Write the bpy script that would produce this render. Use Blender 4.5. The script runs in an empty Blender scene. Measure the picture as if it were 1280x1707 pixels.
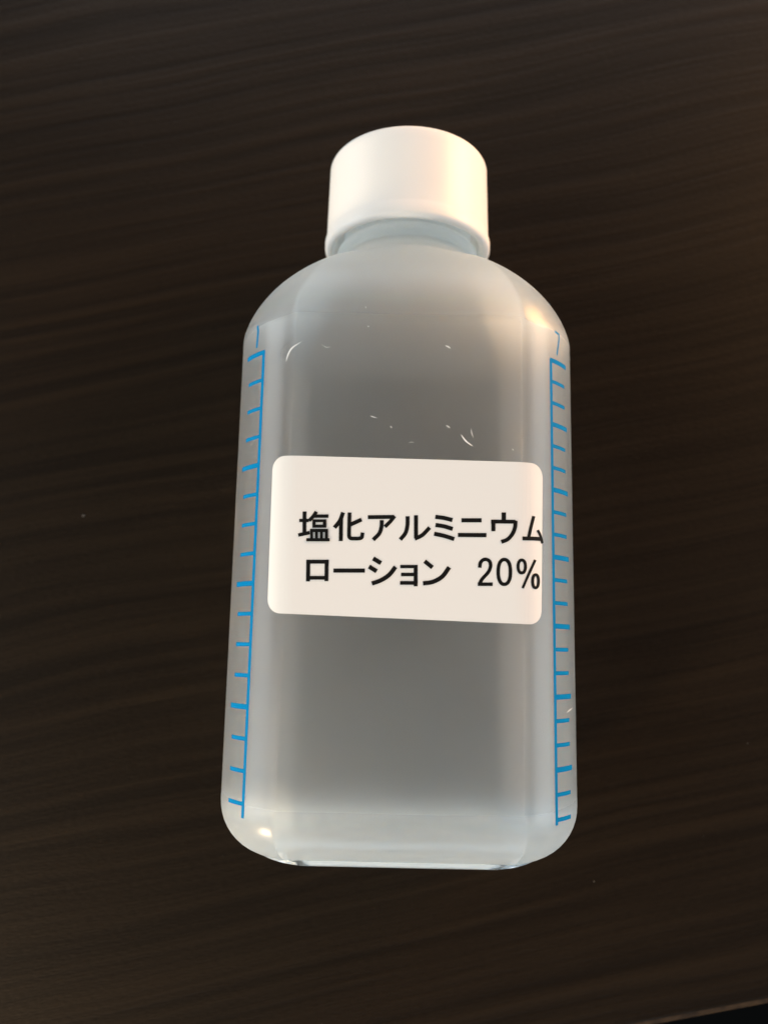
import bpy, bmesh, math
import numpy as np
from mathutils import Vector, Matrix

MM = 0.001
scene = bpy.context.scene
col = scene.collection

# ------------------------------------------------------------------ camera
# bottle frame: X across, Y along the bottle (base at 0, cap at +98), Z up from the table, in millimetres
F_PX, W_PX, H_PX = 1380.0, 1280.0, 1707.0
CAM_POS = np.array([-2.353, 25.611, 134.217])
PSI, RHO, TILT = 0.018864, 0.001455, 0.162684
_r = np.array([1.0, 0, 0]); _u = np.array([0, math.cos(TILT), math.sin(TILT)]); CB = np.array([0, -math.sin(TILT), math.cos(TILT)])
_r, _u = math.cos(RHO)*_r + math.sin(RHO)*_u, -math.sin(RHO)*_r + math.cos(RHO)*_u
_rz = np.array([[math.cos(PSI), -math.sin(PSI), 0], [math.sin(PSI), math.cos(PSI), 0], [0, 0, 1]])
CR, CU, CB = _rz @ _r, _rz @ _u, _rz @ CB
cd = bpy.data.cameras.new('camera')
cam = bpy.data.objects.new('camera', cd); col.objects.link(cam)
cam.matrix_world = Matrix(((CR[0], CU[0], CB[0], CAM_POS[0]*MM), (CR[1], CU[1], CB[1], CAM_POS[1]*MM),
                           (CR[2], CU[2], CB[2], CAM_POS[2]*MM), (0, 0, 0, 1)))
cd.sensor_fit = 'VERTICAL'; cd.sensor_height = 4.8; cd.sensor_width = 3.6
cd.lens = 4.8 * F_PX / H_PX
cd.clip_start = 0.005; cd.clip_end = 50
cd.dof.use_dof = True; cd.dof.focus_distance = 0.1045; cd.dof.aperture_fstop = 2.3
scene.camera = cam

# ------------------------------------------------------------------ world, lamps, exposure
w = bpy.data.worlds.new('World'); scene.world = w; w.use_nodes = True
bg = w.node_tree.nodes['Background']
bg.inputs[0].default_value = (0.90, 0.95, 1.0, 1); bg.inputs[1].default_value = 0.06

def area(name, loc, target, size, power, color, size_y=None):
    l = bpy.data.lights.new(name, 'AREA'); l.energy = power; l.color = color
    l.size = size
    if size_y: l.shape = 'RECTANGLE'; l.size_y = size_y
    o = bpy.data.objects.new(name, l); col.objects.link(o); o.location = loc
    o.rotation_euler = (Vector(target) - Vector(loc)).to_track_quat('-Z', 'Y').to_euler()
    return o
area('window_top', (0.05, 1.25, 0.40), (0, 0.05, 0.01), 1.5, 7.0, (0.95, 0.98, 1.0), 0.5)
area('window_right', (1.20, 0.10, 0.40), (0, 0.04, 0.01), 1.4, 11, (0.88, 0.955, 1.0), 0.6)
area('window_left', (-1.20, 0.10, 0.40), (0, 0.04, 0.01), 1.4, 11.5, (0.92, 0.97, 1.0), 0.6)
area('front_fill', (0.10, -1.20, 0.25), (0, 0.04, 0.01), 1.2, 9, (0.64, 0.83, 1.0), 0.4)  # added cool fill to brighten the base band, not a real window
area('ceiling_lamp', (-1.25, -0.35, 1.25), (0, 0.04, 0.0), 0.7, 8, (1.0, 0.92, 0.80))
area('warm_lamp', (-0.22, -0.21, 0.095), (0, 0.04, 0.02), 0.045, 1.25, (1.0, 0.72, 0.43))
area('shoulder_glow_fill', (0.40, 0.35, 0.115), (0, 0.06, 0.02), 0.20, 3.3, (1.0, 0.50, 0.17))  # added light, no known source: makes the warm glow on the right shoulder

scene.view_settings.view_transform = 'Standard'; scene.view_settings.look = 'None'
scene.view_settings.exposure = 0.0; scene.view_settings.gamma = 1.0
scene.view_settings.use_curve_mapping = False
cy = scene.cycles
cy.max_bounces = 24; cy.transmission_bounces = 20; cy.diffuse_bounces = 8; cy.glossy_bounces = 8; cy.transparent_max_bounces = 16
cy.caustics_reflective = True; cy.caustics_refractive = True; cy.blur_glossy = 0.3
cy.sample_clamp_indirect = 60.0
cy.use_denoising = True
try:
    cy.denoiser = 'OPENIMAGEDENOISE'; cy.denoising_prefilter = 'ACCURATE'; cy.denoising_input_passes = 'RGB_ALBEDO_NORMAL'
except Exception:
    pass

# ------------------------------------------------------------------ materials
def mat(name):
    m = bpy.data.materials.new(name); m.use_nodes = True
    nt = m.node_tree
    for n in list(nt.nodes): nt.nodes.remove(n)
    out = nt.nodes.new('ShaderNodeOutputMaterial')
    return m, nt, out
def N(nt, t, **kw):
    n = nt.nodes.new('ShaderNode' + t)
    for k, v in kw.items():
        if k.startswith('_'): setattr(n, k[1:], v)
        else: n.inputs[k.replace('~', ' ')].default_value = v
    return n
L = lambda nt, a, b: nt.links.new(a, b)

def principled(name, color, rough=0.5, **kw):
    m, nt, out = mat(name)
    p = N(nt, 'BsdfPrincipled'); p.inputs['Base Color'].default_value = (*color, 1); p.inputs['Roughness'].default_value = rough
    for k, v in kw.items(): p.inputs[k.replace('_', ' ')].default_value = v
    L(nt, p.outputs[0], out.inputs[0])
    return m, nt, p

def clear(nt, ior, rough, blur):
    """dielectric whose refraction is blurrier than its surface gloss"""
    rf = N(nt, 'BsdfRefraction'); rf.inputs['IOR'].default_value = ior; rf.inputs['Roughness'].default_value = blur
    gl = N(nt, 'BsdfGlossy'); gl.inputs['Roughness'].default_value = rough; gl.inputs['Color'].default_value = (1, 1, 1, 1)
    fr = N(nt, 'Fresnel'); fr.inputs['IOR'].default_value = ior
    mx = N(nt, 'MixShader'); L(nt, fr.outputs[0], mx.inputs[0]); L(nt, rf.outputs[0], mx.inputs[1]); L(nt, gl.outputs[0], mx.inputs[2])
    return mx, [rf.inputs['Normal'], gl.inputs['Normal']]
def milky(name, ior, rough, blur, milk, milk_base, milk_neck, trans_share, color):
    """translucent moulded polyethylene: rough clear refraction mixed with a milky scatter"""
    m, nt, out = mat(name)
    g, gn = clear(nt, ior, rough, blur)
    d = N(nt, 'BsdfDiffuse'); d.inputs[0].default_value = (*color, 1)
    t = N(nt, 'BsdfTranslucent'); t.inputs[0].default_value = (*color, 1)
    a = N(nt, 'MixShader'); a.inputs[0].default_value = trans_share
    L(nt, d.outputs[0], a.inputs[1]); L(nt, t.outputs[0], a.inputs[2])
    b = N(nt, 'MixShader')
    # moulded walls are thicker, so milkier, towards the neck and round the base
    tc = N(nt, 'TexCoord'); sx = N(nt, 'SeparateXYZ'); L(nt, tc.outputs['Object'], sx.inputs[0])
    def ramp(y0, y1, v0, v1):
        r_ = N(nt, 'MapRange', _interpolation_type='SMOOTHERSTEP')
        for key, v in (('From Min', y0), ('From Max', y1), ('To Min', v0), ('To Max', v1)): r_.inputs[key].default_value = v
        L(nt, sx.outputs[1], r_.inputs[0]); return r_
    lo = ramp(0.001, 0.0085, milk_base, milk); hi = ramp(0.064, 0.083, 0.0, milk_neck - milk)
    cr = N(nt, 'Math', _operation='ADD'); L(nt, lo.outputs[0], cr.inputs[0]); L(nt, hi.outputs[0], cr.inputs[1])
    nz = N(nt, 'TexNoise', Scale=90.0, Detail=3.0); L(nt, tc.outputs['Object'], nz.inputs['Vector'])
    mr = N(nt, 'MapRange'); mr.inputs['To Min'].default_value = 0.9; mr.inputs['To Max'].default_value = 1.1
    mu = N(nt, 'Math', _operation='MULTIPLY')
    L(nt, nz.outputs[0], mr.inputs['Value']); L(nt, mr.outputs[0], mu.inputs[0]); L(nt, cr.outputs[0], mu.inputs[1])
    # a slanting ray crosses more of the scattering wall: share = 1 - (1 - share)^(1 / cos of the ray inside the wall)
    geo = N(nt, 'NewGeometry'); dt = N(nt, 'VectorMath', _operation='DOT_PRODUCT')
    L(nt, geo.outputs['Normal'], dt.inputs[0]); L(nt, geo.outputs['Incoming'], dt.inputs[1])
    sq = N(nt, 'Math', _operation='MULTIPLY'); L(nt, dt.outputs['Value'], sq.inputs[0]); L(nt, dt.outputs['Value'], sq.inputs[1])
    ci = N(nt, 'Math', _operation='MULTIPLY_ADD'); k = 1.0/max(1.0, ior)**2 * 0.93; ci.inputs[1].default_value = k; ci.inputs[2].default_value = 1.0 - k
    L(nt, sq.outputs[0], ci.inputs[0])
    ex = N(nt, 'Math', _operation='POWER'); L(nt, ci.outputs[0], ex.inputs[0]); ex.inputs[1].default_value = -0.5
    om = N(nt, 'Math', _operation='SUBTRACT'); om.inputs[0].default_value = 1.0; L(nt, mu.outputs[0], om.inputs[1])
    pw = N(nt, 'Math', _operation='POWER'); L(nt, om.outputs[0], pw.inputs[0]); L(nt, ex.outputs[0], pw.inputs[1])
    fs = N(nt, 'Math', _operation='SUBTRACT'); fs.inputs[0].default_value = 1.0; L(nt, pw.outputs[0], fs.inputs[1]); L(nt, fs.outputs[0], b.inputs[0])
    L(nt, g.outputs[0], b.inputs[1]); L(nt, a.outputs[0], b.inputs[2])
    bp = N(nt, 'Bump', Strength=0.015, Distance=0.0002)
    n2 = N(nt, 'TexNoise', Scale=260.0, Detail=2.0); L(nt, tc.outputs['Object'], n2.inputs['Vector'])
    L(nt, n2.outputs[0], bp.inputs['Height']); [L(nt, bp.outputs[0], q) for q in gn]
    L(nt, b.outputs[0], out.inputs[0])
    return m

M_BODY = milky('milky_polyethylene', 1.50, 0.25, 0.10, 0.18, 0.64, 0.90, 0.93, (0.915, 0.968, 0.994))
M_LIQ = milky('lotion_against_milky_wall', 1.36/1.50, 0.25, 0.09, 0.28, 0.58, 0.74, 0.94, (0.915, 0.968, 0.994))

M_CAP, nt, p = principled('white_polypropylene', (0.82, 0.825, 0.815), 0.42, Subsurface_Weight=0.25, Subsurface_Scale=0.001)
p.inputs['Subsurface Radius'].default_value = (1.0, 0.9, 0.8)
M_LABEL, nt, p = principled('matt_label_paper', (0.79, 0.797, 0.79), 0.55)
tc = N(nt, 'TexCoord'); nz = N(nt, 'TexNoise', Scale=1500.0, Detail=4.0); bp = N(nt, 'Bump', Strength=0.08, Distance=0.0001)
L(nt, tc.outputs['Object'], nz.inputs['Vector']); L(nt, nz.outputs[0], bp.inputs['Height']); L(nt, bp.outputs[0], p.inputs['Normal'])
M_INK, _, _ = principled('black_ink', (0.006, 0.006, 0.006), 0.6, Specular_IOR_Level=0.1)
M_BLUE, _, _ = principled('blue_print', (0.0, 0.18, 0.43), 0.6, Specular_IOR_Level=0.05)
M_GLINT_SCRATCH, _, _ = principled('painted_glint_scratch', (0.82, 0.85, 0.88), 0.25)  # white colour stands in for small glints; also used for the edge scratch
m, nt, out = mat('clear_droplet'); g = N(nt, 'BsdfGlass'); g.inputs['IOR'].default_value = 1.34; g.inputs['Roughness'].default_value = 0.0
L(nt, g.outputs[0], out.inputs[0]); M_DROP = m

GRAIN = math.radians(11.0)
def wood():
    m, nt, p = principled('dark_wood_grain_laminate', (0.02, 0.014, 0.01), 0.5)
    tc = N(nt, 'TexCoord')
    rot = N(nt, 'Mapping'); rot.inputs['Rotation'].default_value = (0, 0, -math.radians(13.0))
    L(nt, tc.outputs['Object'], rot.inputs[0])
    # slow waviness of the grain
    wn = N(nt, 'TexNoise', Scale=14.0, Detail=1.0); L(nt, rot.outputs[0], wn.inputs['Vector'])
    sub = N(nt, 'VectorMath', _operation='MULTIPLY_ADD'); sub.inputs[1].default_value = (0.0, 0.009, 0.0)
    L(nt, wn.outputs[1], sub.inputs[0]); L(nt, rot.outputs[0], sub.inputs[2])
    def stripe(sx, sy, detail, rough=0.5):
        mp = N(nt, 'Mapping'); mp.inputs['Scale'].default_value = (sx, sy, 1)
        L(nt, sub.outputs[0], mp.inputs[0])
        n = N(nt, 'TexNoise', Scale=1.0, Detail=detail, Roughness=rough); L(nt, mp.outputs[0], n.inputs['Vector'])
        return n.outputs[0]
    s1 = stripe(9.0, 520.0, 2.0)         # broad streaks, about 3-4 mm
    s2 = stripe(60.0, 1600.0, 3.0, 0.6)   # fine fibres
    s3 = stripe(900.0, 4200.0, 2.0)      # pores
    add = N(nt, 'Math', _operation='MULTIPLY_ADD'); add.inputs[1].default_value = 0.35
    L(nt, s2, add.inputs[0]); L(nt, s1, add.inputs[2])
    cr = N(nt, 'ValToRGB'); e = cr.color_ramp.elements
    e[0].position = 0.50; e[0].color = (0.0088, 0.0061, 0.0039, 1)
    e[1].position = 0.88; e[1].color = (0.0170, 0.0117, 0.0073, 1)
    a3 = N(nt, 'Math', _operation='MULTIPLY_ADD'); a3.inputs[1].default_value = 0.45
    c3 = N(nt, 'Math', _operation='SUBTRACT'); c3.inputs[1].default_value = 0.5; L(nt, s3, c3.inputs[0])
    L(nt, c3.outputs[0], a3.inputs[0]); L(nt, add.outputs[0], a3.inputs[2])
    L(nt, a3.outputs[0], cr.inputs[0]); L(nt, cr.outputs[0], p.inputs['Base Color'])
    rr = N(nt, 'MapRange'); rr.inputs['From Min'].default_value = 0.35; rr.inputs['From Max'].default_value = 1.0
    rr.inputs['To Min'].default_value = 0.52; rr.inputs['To Max'].default_value = 0.40
    L(nt, add.outputs[0], rr.inputs[0]); L(nt, rr.outputs[0], p.inputs['Roughness'])
    a2 = N(nt, 'Math', _operation='MULTIPLY_ADD'); a2.inputs[1].default_value = 0.5
    L(nt, s3, a2.inputs[0]); L(nt, add.outputs[0], a2.inputs[2])
    bp = N(nt, 'Bump', Strength=0.35, Distance=0.0004); L(nt, a2.outputs[0], bp.inputs['Height']); L(nt, bp.outputs[0], p.inputs['Normal'])
    p.inputs['Specular IOR Level'].default_value = 0.06
    return m
M_WOOD = wood()
M_EDGE, nt, p = principled('worn_brown_edge', (0.075, 0.046, 0.026), 0.6, Specular_IOR_Level=0.06)
tc = N(nt, 'TexCoord'); nz = N(nt, 'TexNoise', Scale=420.0, Detail=4.0); cr = N(nt, 'ValToRGB')
cr.color_ramp.elements[0].position = 0.35; cr.color_ramp.elements[0].color = (0.020, 0.011, 0.005, 1)
cr.color_ramp.elements[1].position = 0.7; cr.color_ramp.elements[1].color = (0.060, 0.034, 0.016, 1)
L(nt, tc.outputs['Object'], nz.inputs['Vector']); L(nt, nz.outputs[0], cr.inputs[0]); L(nt, cr.outputs[0], p.inputs['Base Color'])
M_FLOOR, _, _ = principled('black_floor', (0.002, 0.002, 0.002), 0.9, Specular_IOR_Level=0.05)

# ------------------------------------------------------------------ mesh helper
def mesh_obj(name, verts, faces, material, parent=None, smooth=True, scale=MM):
    me = bpy.data.meshes.new(name)
    me.from_pydata([tuple(c*scale for c in v) for v in verts], [], faces)
    me.validate(); me.update()
    if smooth:
        me.polygons.foreach_set('use_smooth', [True]*len(me.polygons))
    me.materials.append(material)
    o = bpy.data.objects.new(name, me); col.objects.link(o)
    if parent: o.parent = parent
    return o
def fix_normals(o):
    bm = bmesh.new(); bm.from_mesh(o.data); bmesh.ops.recalc_face_normals(bm, faces=bm.faces); bm.to_mesh(o.data); bm.free()

# ------------------------------------------------------------------ table and floor
def table():
    # a slab whose front edge runs along the grain, with a rounded nose
    d = Vector((math.cos(GRAIN), math.sin(GRAIN), 0)); n = Vector((math.sin(GRAIN), -math.cos(GRAIN), 0))  # n points off the table
    e0 = Vector((47.5, -28.0, 0))
    r = 1.8; T = 22.0
    prof = [(-700.0, 0.0), (-60.0, 0.0)]
    for k in range(11):
        a = math.pi/2*k/10
        prof.append((-r + r*math.sin(a), -r + r*math.cos(a)))
    for k in range(6):
        a = math.pi/2*k/5
        prof.append((-1.0 + math.cos(a), -T + 1.0 - math.sin(a)))
    prof.append((-700.0, -T))
    ts = [-700, -300, -120, -40, 40, 120, 300, 700]
    V = []; Fc = []
    for t in ts:
        for (q, z) in prof:
            v = e0 + d*t + n*q; V.append((v.x, v.y, z))
    P = len(prof)
    for i in range(len(ts)-1):
        for j in range(P):
            k = (j+1) % P
            Fc.append((i*P+j, i*P+k, (i+1)*P+k, (i+1)*P+j))
    Fc.append(tuple(range(P))[::-1]); Fc.append(tuple((len(ts)-1)*P+j for j in range(P)))
    o = mesh_obj('table_top', V, Fc, M_WOOD); fix_normals(o)
    o.data.materials.append(M_EDGE)
    for f in o.data.polygons:                    # the rounded nose has worn through to brown
        if f.normal.z < 0.97 and abs(f.normal.dot(d)) < 0.5 and f.center.z > -0.010: f.material_index = 1
    o['kind'] = 'structure'; o['label'] = 'dark brown table top with fine streaky wood grain'
    return o
table()
fl = mesh_obj('floor', [(-3000, -3000, -720), (3000, -3000, -720), (3000, 3000, -720), (-3000, 3000, -720)], [(0, 1, 2, 3)], M_FLOOR)
fl['kind'] = 'structure'; fl['label'] = 'black floor below the table edge'

# ------------------------------------------------------------------ bottle: cross section
HX, HZ = 23.2, 16.0                    # half width, half depth
FLAT, R1, A1 = 14.6, 2.2, math.radians(22)
def quadrant():
    R2 = (HX - FLAT - R1*math.sin(A1)) / (1 - math.sin(A1))
    pts = [(FLAT*k/12, HZ, 0.0) for k in range(12)]
    for k in range(11):
        a = A1*k/10; pts.append((FLAT + R1*math.sin(a), HZ - R1*(1-math.cos(a)), a))
    bx = FLAT + R1*math.sin(A1); bz = HZ - R1*(1-math.cos(A1))
    for k in range(1, 33):
        a = A1 + (math.pi/2-A1)*k/32
        pts.append((bx + R2*(math.sin(a)-math.sin(A1)), bz - R2*(math.cos(A1)-math.cos(a)), a))
    z_end = pts[-1][1]
    for k in range(1, 4): pts.append((HX, z_end*(1-k/3.0), math.pi/2))
    return pts
Q = quadrant()
# front half runs from the right side over the front to the left side
_half = [(x, z, math.sin(a), math.cos(a)) for x, z, a in Q]
front = [(-x, z, -nx, nz) for x, z, nx, nz in _half[::-1]] + _half[1:]             # left -> right, z >= 0
OUT = front + [(x, -z, nx, -nz) for x, z, nx, nz in front[::-1]][1:-1]              # closed loop
FX = np.array([p[0] for p in front]); FZ = np.array([p[1] for p in front])
FNX = np.array([p[2] for p in front]); FNZ = np.array([p[3] for p in front])
FS = np.concatenate([[0], np.cumsum(np.hypot(np.diff(FX), np.diff(FZ)))]); FS -= FS[-1]/2   # arc length from the centre line
ZC = 16.0

def on_body(s, y, off=0.0):
    x = np.interp(s, FS, FX); z = np.interp(s, FS, FZ); nx = np.interp(s, FS, FNX); nz = np.interp(s, FS, FNZ)
    return (x + nx*off, y, z + nz*off + ZC)
def pix(px, py):
    """photo pixel -> (arc length, Y) on the straight part of the body"""
    d = (px - W_PX/2)*CR - (py - H_PX/2)*CU - F_PX*CB
    c = CAM_POS - np.array([0, 0, ZC])
    # walk the front outline: find where the ray's (x,z) line crosses it
    side = (FX - c[0])*d[2] - (FZ - c[2])*d[0]
    idx = np.where(side[:-1]*side[1:] <= 0)[0]
    best = None
    for i in idx:
        t = side[i]/(side[i]-side[i+1]) if side[i] != side[i+1] else 0.0
        z = FZ[i] + t*(FZ[i+1]-FZ[i]); k = (z - c[2])/d[2]
        if best is None or k < best[0]: best = (k, FS[i] + t*(FS[i+1]-FS[i]))
    if best is None:      # grazing past the silhouette
        i = int(np.argmin(np.abs(side))); best = ((FZ[i]-c[2])/d[2], FS[i])
    return best[1], c[1] + best[0]*d[1]

# ------------------------------------------------------------------ bottle: body, neck, liquid
bottle = bpy.data.objects.new('lotion_bottle', None); col.objects.link(bottle)
bottle['label'] = 'translucent white plastic lotion bottle with white screw cap lying on dark table'
bottle['category'] = 'bottle'
Y_SH, B_X, B_Z, RN = 67.76, 12.7, 16.0, 9.6
DN, DM = 3.17, 1.483                  # fullness of the shoulder dome

def shell(inset, y_base, y_neck, base_r, recess, neck_profile):
    """columns along the outline: base centre -> base rim -> wall -> dome -> neck"""
    cols = []
    for (x, z, nx, nz) in OUT:
        x -= nx*inset; z -= nz*inset
        R = math.hypot(x, z); c2 = (z/R)**2
        prof = []
        # push-up base
        for s, dy in ((0.0, recess), (0.35, recess), (0.62, recess*0.95), (0.74, recess*0.4), (0.80, 0.05), (0.84, 0.0)):
            prof.append((x*s*0.93, y_base + dy, z*s*0.93))
        r = base_r
        for k in range(0, 13):
            a = math.pi/2*k/12
            ins = r*(1-math.sin(a))
            bx, bz = x - nx*ins, z - nz*ins
            prof.append((bx, y_base + r*(1-math.cos(a)), bz))
        y0 = y_base + r
        for k in range(1, 25):
            prof.append((x, y0 + (Y_SH - y0)*(0.5 - 0.5*math.cos(math.pi*k/24)), z))
        b = (B_X + (B_Z-B_X)*c2) - inset
        rn = RN - inset
        s_end = rn/R; a_end = math.acos(min(1, s_end))
        ytop = None
        for k in range(1, 41):
            a = a_end*(k/40)**1.35
            prof.append((x*math.cos(a), Y_SH + b*(1-math.cos(a)**DN)**(1/DM), z*math.cos(a)))
            ytop = Y_SH + b*(1-math.cos(a)**DN)**(1/DM)
        ux, uz = x/R, z/R
        for q, (rr, yy) in enumerate(neck_profile):
            yv = max(ytop + 0.02*(1+q), yy) if yy < 84.9 else yy
            prof.append((ux*(rr-inset), yv, uz*(rr-inset)))
        prof.append((0.0, neck_profile[-1][1], 0.0))
        cols.append(prof)
    n = len(cols); m = len(cols[0])
    V = []; Fc = []
    first = len(V); V.append((0, cols[0][0][1], ZC)); last_i = 1; V.append((0, cols[0][-1][1], ZC))
    base = 2; mm = m-2
    for c in cols:
        for p in c[1:-1]: V.append((p[0], p[1], p[2]+ZC))
    for i in range(n):
        j = (i+1) % n
        Fc.append((0, base+j*mm, base+i*mm)); 
        for k in range(mm-1):
            Fc.append((base+i*mm+k, base+j*mm+k, base+j*mm+k+1, base+i*mm+k+1))
        Fc.append((1, base+i*mm+mm-1, base+j*mm+mm-1))
    return V, Fc

# neck with a rounded transfer bead just under the cap
bead = []
for k in range(13):
    a = math.pi*k/12
    bead.append((RN + 1.0*math.sin(a), 83.95 - 0.95*math.cos(a)))
neckp = [(RN, 82.3)] + bead + [(RN, 85.3), (RN, 88.2), (RN, 94.0)]
V, Fc = shell(0.0, -0.6, 94.0, 6.7, 1.1, neckp)
body = mesh_obj('body', V, Fc, M_BODY, bottle); fix_normals(body)
V, Fc = shell(1.4, 1.0, 93.0, 5.2, 1.1, [(RN, 85.4), (RN, 87.0), (RN, 89.0)])
liquid = mesh_obj('liquid', V, Fc, M_LIQ, bottle); fix_normals(liquid)
liquid['label'] = 'clear lotion filling the bottle'

# ------------------------------------------------------------------ cap
def lathe(name, prof, material, parent, seg=128):
    V = []; Fc = []
    n = len(prof)
    for i in range(seg):
        a = 2*math.pi*i/seg
        for r, y in prof: V.append((r*math.cos(a), y, r*math.sin(a)+ZC))
    for i in range(seg):
        j = (i+1) % seg
        for k in range(n-1):
            Fc.append((i*n+k, i*n+k+1, j*n+k+1, j*n+k))
    o = mesh_obj(name, V, Fc, material, parent)
    bm = bmesh.new(); bm.from_mesh(o.data); bmesh.ops.remove_doubles(bm, verts=bm.verts, dist=1e-7)
    bmesh.ops.recalc_face_normals(bm, faces=bm.faces); bm.to_mesh(o.data); bm.free()
    o.data.polygons.foreach_set('use_smooth', [True]*len(o.data.polygons))
    return o
cp = [(0.0, 87.9), (RN+0.15, 87.9), (10.9, 87.7), (11.05, 85.6)]
for k in range(1, 10):                                   # rounded lip
    a = math.pi*k/9
    cp.append((11.75 - 0.72*math.cos(a), 85.2 - 0.75*math.sin(a)))
cp += [(12.47, 86.0), (12.30, 86.7), (12.22, 87.2), (12.16, 90.0), (12.02, 96.6)]
for k in range(1, 10):
    a = math.pi/2*k/9
    cp.append((12.02 - 1.1*(1-math.cos(a)), 97.6 + 1.1*math.sin(a)))
cp += [(8.0, 98.75), (0.0, 98.8)]
cap = lathe('cap', cp, M_CAP, bottle); cap['label'] = 'smooth white screw cap with rounded lip'

# ------------------------------------------------------------------ label sticker
c_tl, c_tr, c_bl, c_br = pix(456, 761.5), pix(903, 775), pix(446.5, 1022), pix(901, 1042)
def lab(u, v):          # u 0..1 left to right, v 0..1 bottom to top
    s = (1-u)*((1-v)*c_bl[0]+v*c_tl[0]) + u*((1-v)*c_br[0]+v*c_tr[0])
    y = (1-u)*((1-v)*c_bl[1]+v*c_tl[1]) + u*((1-v)*c_br[1]+v*c_tr[1])
    return s, y
def on_label(s, y, off):
    q = [on_body(s + d, y, off + 0.05) for d in np.linspace(-1.4, 1.4, 9)]
    return tuple(sum(p[k] for p in q)/len(q) for k in range(3))
LW = c_br[0]-c_bl[0]; LH = c_tl[1]-c_bl[1]
RC = 1.75
us = sorted(set([RC*(1-math.cos(math.pi/2*k/10))/LW for k in range(11)] + [1-RC*(1-math.cos(math.pi/2*k/10))/LW for k in range(11)] +
            [RC/LW + (1-2*RC/LW)*k/60 for k in range(61)]))
NV = 6
V = []; Fc = []
for off in (0.11, 0.015):
    for u in us:
        dx = min(u, 1-u)*LW
        cut = 0.0 if dx >= RC else RC - math.sqrt(max(0, RC*RC-(RC-dx)**2))
        for k in range(NV+1):
            v = (cut + (LH-2*cut)*k/NV)/LH
            s, y = lab(u, v); V.append(on_label(s, y, off))
n = len(us); st = NV+1; b2 = n*st
for i in range(n-1):
    for k in range(NV):
        a = i*st+k
        Fc.append((a, a+st, a+st+1, a+1)); Fc.append((b2+a, b2+a+1, b2+a+st+1, b2+a+st))
    for k in (0, NV):
        a = i*st+k; Fc.append((a, b2+a, b2+a+st, a+st) if k == 0 else (a, a+st, b2+a+st, b2+a))
for i in (0, n-1):
    for k in range(NV):
        a = i*st+k; Fc.append((a, a+1, b2+a+1, b2+a) if i == 0 else (a, b2+a, b2+a+1, a+1))
label = mesh_obj('label', V, Fc, M_LABEL, bottle, smooth=False)
fix_normals(label)
label['label'] = 'white rounded sticker with two lines of black lettering'

# ------------------------------------------------------------------ printing
def smooth_line(pts, n=6):
    P = [np.array(p, float) for p in pts]; out = []
    P = [2*P[0]-P[1]] + P + [2*P[-1]-P[-2]]
    for i in range(1, len(P)-2):
        for k in range(n):
            t = k/n
            out.append(0.5*((2*P[i]) + (-P[i-1]+P[i+1])*t + (2*P[i-1]-5*P[i]+4*P[i+1]-P[i+2])*t*t + (-P[i-1]+3*P[i]-3*P[i+1]+P[i+2])*t**3))
    out.append(P[-2]); return out
def loop_line(cx, cy, a, b, e=2.3, n=40):
    out = []
    for k in range(n+1):
        t = 2*math.pi*k/n; c, s = math.cos(t), math.sin(t)
        out.append(np.array((cx + a*math.copysign(abs(c)**(2/e), c), cy + b*math.copysign(abs(s)**(2/e), s))))
    return out
def strip(pts, width, closed=False):
    """polyline -> quads with mitred joints"""
    P = [np.array(p, float) for p in pts]
    Lp, Rp = [], []
    for i, p in enumerate(P):
        if closed: a = P[i-1] if i else P[-2]; c = P[i+1] if i < len(P)-1 else P[1]
        else: a = P[i-1] if i else p; c = P[i+1] if i < len(P)-1 else p
        d1 = p-a; d2 = c-p
        if np.hypot(*d1) < 1e-9: d1 = d2
        if np.hypot(*d2) < 1e-9: d2 = d1
        n1 = np.array((-d1[1], d1[0]))/np.hypot(*d1); n2 = np.array((-d2[1], d2[0]))/np.hypot(*d2)
        m_ = n1+n2; m_ /= max(1e-6, np.hypot(*m_)); k = width/2/max(0.5, float(m_@n1))
        Lp.append(p+m_*k); Rp.append(p-m_*k)
    return Lp, Rp
def dense(pts, step):
    out = [np.array(pts[0], float)]
    for a, b in zip(pts[:-1], pts[1:]):
        a = np.array(a, float); b = np.array(b, float); k = max(1, int(np.hypot(*(b-a))/step))
        for i in range(1, k+1): out.append(a+(b-a)*i/k)
    return out

SC = 1280/220.0
def glyph(frame, strokes):
    """strokes traced from the sticker: frame gives the traced window's left edge in the photo"""
    V = []; Fc = []
    for q, (pts, wd, kind) in enumerate(strokes):
        closed = kind == 'o'
        if kind == 'o': line = loop_line(*pts)
        elif kind == 'c': line = smooth_line(pts)
        else: line = dense(pts, 22)
        Lp, Rp = strip(line, wd, closed)
        b0 = len(V)
        for a, b in zip(Lp, Rp):
            for p in (a, b):
                s, y = pix(frame + p[0]/SC, 840 + p[1]/SC)
                s = min(s, S_MAX + 0.0)
                V.append(on_label(s, y, 0.135 + 0.004*q))
        for i in range(len(Lp)-1):
            Fc.append((b0+2*i, b0+2*i+1, b0+2*i+3, b0+2*i+2))
    o = mesh_obj('character', V, Fc, M_INK, label, smooth=False)
    return o
S_MAX = max(c_tr[0], c_br[0]) - 0.05
A, Bf = 480, 690
l = 'l'; c = 'c'; o_ = 'o'
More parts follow.
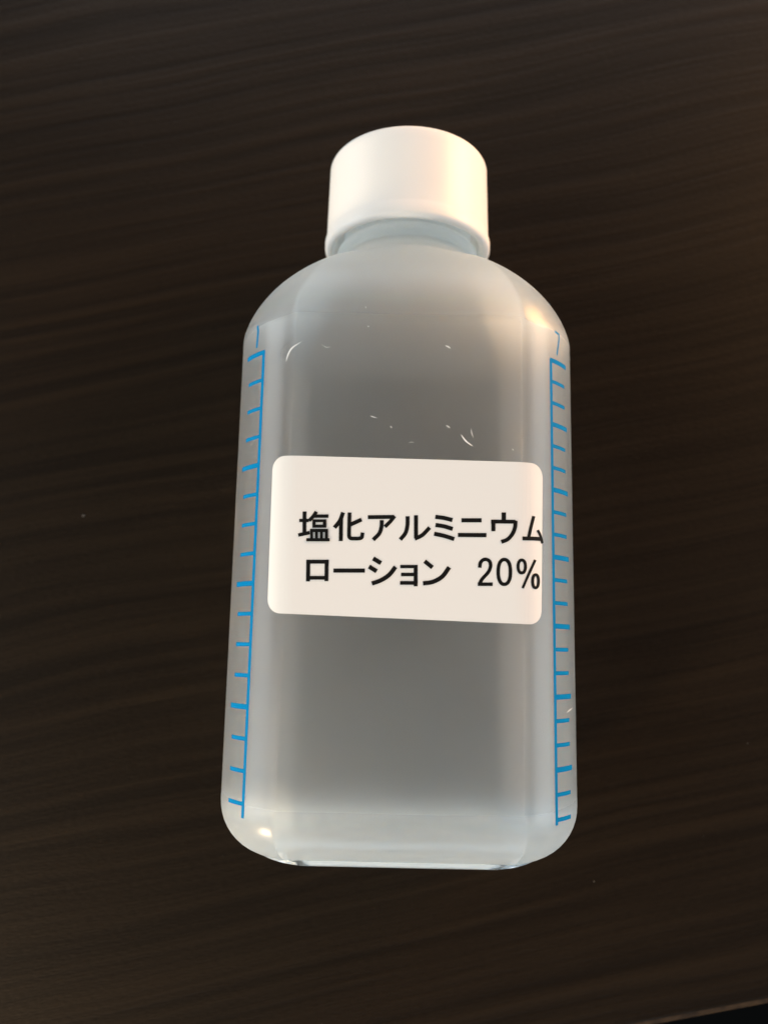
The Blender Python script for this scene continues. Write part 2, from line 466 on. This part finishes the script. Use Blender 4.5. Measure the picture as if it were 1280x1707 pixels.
glyph(A, [([(163, 76), (161, 300)], 37, l), ([(112, 163), (205, 163)], 31, l), ([(102, 304), (212, 281)], 34, l),
          ([(277, 78), (245, 125), (207, 165)], 34, l), ([(258, 121), (394, 121)], 33, l),
          ([(239, 166), (374, 166)], 28, l), ([(239, 218), (374, 218)], 30, l), ([(254, 154), (254, 232)], 30, l), ([(357, 154), (357, 232)], 34, l),
          ([(216, 260), (390, 260)], 32, l), ([(231, 246), (231, 345)], 27, l), ([(278, 250), (278, 345)], 28, l), ([(326, 250), (326, 345)], 28, l), ([(375, 246), (375, 345)], 30, l),
          ([(180, 350), (406, 350)], 31, l)])
glyph(A, [([(535, 85), (505, 165), (452, 232)], 39, c), ([(516, 140), (513, 362)], 38, l),
          ([(598, 86), (595, 200), (593, 305), (604, 332), (630, 338), (690, 337), (715, 326), (724, 280)], 36, c), ([(714, 154), (600, 206)], 38, l)])
glyph(A, [([(775, 131), (1030, 128)], 38, l), ([(1034, 120), (990, 175), (940, 224)], 36, l), ([(909, 160), (906, 225), (884, 290), (826, 350)], 38, c)])
glyph(A, [([(1159, 122), (1157, 210), (1138, 285), (1088, 348)], 38, c), ([(1240, 112), (1240, 335)], 38, l), ([(1228, 340), (1300, 305), (1372, 232)], 38, c)])
glyph(Bf, [([(205, 128), (290, 139), (370, 159)], 40, c), ([(207, 206), (290, 220), (373, 245)], 40, c), ([(194, 291), (290, 312), (388, 343)], 40, c)])
glyph(Bf, [([(458, 161), (652, 161)], 40, l), ([(424, 303), (699, 305)], 40, l)])
glyph(Bf, [([(867, 85), (867, 165)], 42, l), ([(744, 173), (980, 175)], 37, l), ([(766, 156), (766, 267)], 39, l),
           ([(979, 165), (976, 225), (952, 290), (905, 345), (843, 370)], 38, c)])
glyph(Bf, [([(1154, 120), (1130, 220), (1106, 335)], 30, c), ([(1048, 335), (1140, 337), (1226, 342)], 38, l), ([(1190, 256), (1214, 305), (1236, 385)], 26, c)])
glyph(A, [([(199, 543), (196, 753)], 38, l), ([(377, 543), (374, 750)], 38, l), ([(181, 562), (397, 562)], 38, l), ([(198, 718), (376, 718)], 36, l)])
glyph(A, [([(442, 648), (746, 648)], 40, l)])
glyph(A, [([(826, 530), (902, 576)], 42, l), ([(786, 609), (860, 655)], 42, l), ([(814, 773), (900, 742), (980, 690), (1042, 612)], 42, c)])
glyph(A, [([(1237, 594), (1237, 800)], 38, l), ([(1088, 609), (1250, 609)], 32, l), ([(1096, 686), (1240, 686)], 34, l), ([(1086, 767), (1250, 768)], 36, l)])
glyph(Bf, [([(102, 557), (178, 618)], 40, l), ([(86, 772), (180, 757), (270, 708), (340, 616)], 42, c)])
glyph(Bf, [([(634, 620), (641, 572), (665, 546), (698, 540), (730, 560), (739, 606), (718, 662), (658, 730), (634, 775)], 34, c), ([(616, 780), (760, 780)], 34, l)])
glyph(Bf, [((872, 661, 59, 120), 34, o_)])
glyph(Bf, [((1041, 608, 36, 62), 30, o_), ([(1168, 544), (1050, 818)], 25, l), ((1171, 751, 27, 63), 28, o_)])

# graduated scales, each one printed up a rounded edge of the body
def band(name, pts_sy, width, material, parent, off):
    """flat print of a polyline given in (arc length, Y) millimetres"""
    Lp, Rp = strip(dense(pts_sy, 0.35), width)
    V = []; Fc = []
    for a, b in zip(Lp, Rp): V += [on_body(a[0], a[1], off), on_body(b[0], b[1], off)]
    for i in range(len(Lp)-1): Fc.append((2*i, 2*i+1, 2*i+3, 2*i+2))
    return mesh_obj(name, V, Fc, material, parent, smooth=False)
def scale(side, top, bottom, ticks_y, long_ticks, ends, title):
    st, yt = pix(*top); sb, yb = pix(*bottom); s0 = (st+sb)/2
    k = abs(s0)
    ln = band('scale', [(side*k, yb), (side*k, yt)], 0.52, M_BLUE, bottle, 0.03)
    ln['label'] = title
    ys = ticks_y
    yA, yB = ys
    n = ends[2]
    for i in range(n):
        y = yA + (yB-yA)*i/(n-1)
        lg = i in long_ticks
        band('tick', [(side*(k-0.17), y), (side*(k + (ends[1] if lg else ends[0])), y)], 0.64 if lg else 0.50, M_BLUE, ln, 0.034)
_, ya = pix(441, 587); _, yb = pix(405, 1340)
scale(-1, (441, 585), (404, 1364), (ya, yb), (0, 4, 8, 12), (3.4, 4.2, 16), 'blue measuring scale with sixteen ticks')
_, ya = pix(917, 600); _, yb = pix(928, 1367)
scale(1, (917, 598), (928, 1376), (ya, yb), (0, 3, 6, 9, 12, 15, 18), (3.4, 4.1, 21), 'blue measuring scale with twenty-one ticks')
def digit(pts, width):
    band('digit', [pix(*p) for p in pts], width, M_BLUE, bottle, 0.03)
digit([(430, 543), (431, 552), (428.5, 580)], 0.42)
digit([(924, 552.5), (931, 558), (931, 566), (927.5, 592)], 0.30)

# ------------------------------------------------------------------ painted glints, a scratch and a droplet on the wall
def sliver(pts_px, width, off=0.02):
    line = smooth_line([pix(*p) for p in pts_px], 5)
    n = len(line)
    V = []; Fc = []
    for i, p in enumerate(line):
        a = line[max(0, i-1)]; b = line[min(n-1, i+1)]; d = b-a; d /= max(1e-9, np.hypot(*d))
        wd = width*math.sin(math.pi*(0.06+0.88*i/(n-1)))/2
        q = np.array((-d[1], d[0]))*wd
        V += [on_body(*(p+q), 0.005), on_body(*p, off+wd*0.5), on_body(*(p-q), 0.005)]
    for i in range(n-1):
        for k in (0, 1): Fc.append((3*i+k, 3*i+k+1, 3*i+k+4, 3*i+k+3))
    return mesh_obj('glint_scratch', V, Fc, M_GLINT_SCRATCH, bottle)  # pale sliver: a glint put into the colour, and one real scratch
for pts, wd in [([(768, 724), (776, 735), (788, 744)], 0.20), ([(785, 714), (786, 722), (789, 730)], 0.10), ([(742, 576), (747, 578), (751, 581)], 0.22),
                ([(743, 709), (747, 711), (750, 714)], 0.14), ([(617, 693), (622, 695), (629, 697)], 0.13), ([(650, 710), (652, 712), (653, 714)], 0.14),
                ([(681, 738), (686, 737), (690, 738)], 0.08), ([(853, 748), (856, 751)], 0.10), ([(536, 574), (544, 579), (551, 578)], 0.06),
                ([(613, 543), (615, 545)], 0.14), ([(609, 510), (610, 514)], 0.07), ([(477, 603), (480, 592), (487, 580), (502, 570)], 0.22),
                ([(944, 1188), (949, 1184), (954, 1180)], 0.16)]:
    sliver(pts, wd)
drop = sliver([(471, 600), (472, 588), (478, 577), (488, 571)], 0.75, 0.0)
drop.name = 'droplet'; drop.data.materials[0] = M_DROP

# ------------------------------------------------------------------ dust on the table
import random
rnd = random.Random(7)
M_DUST, _, _ = principled('pale_lint', (0.11, 0.10, 0.09), 0.8)
V = []; Fc = []
spots = [(-52.0, 46.0, 0.42), (30.5, -9.0, 0.20), (55.0, 12.0, 0.16)] + [(rnd.uniform(-75, 75), rnd.uniform(-28, 115), rnd.uniform(0.05, 0.11)) for _ in range(16)]
for (x, y, r) in spots:
    if abs(x) < 27 and -4 < y < 102: continue
    b0 = len(V); a0 = rnd.uniform(0, 6.28); k = 6
    for i in range(k):
        a = a0 + 6.283*i/k; q = r*rnd.uniform(0.35, 1.0)
        V.append((x + q*math.cos(a), y + 0.6*q*math.sin(a), 0.01 + rnd.uniform(0, 0.05)))
    V.append((x, y, 0.10))
    for i in range(k): Fc.append((b0+i, b0+(i+1) % k, b0+k))
dust = mesh_obj('dust', V, Fc, M_DUST, smooth=False)
dust['kind'] = 'stuff'; dust['label'] = 'tiny pale dust specks scattered over the dark table'
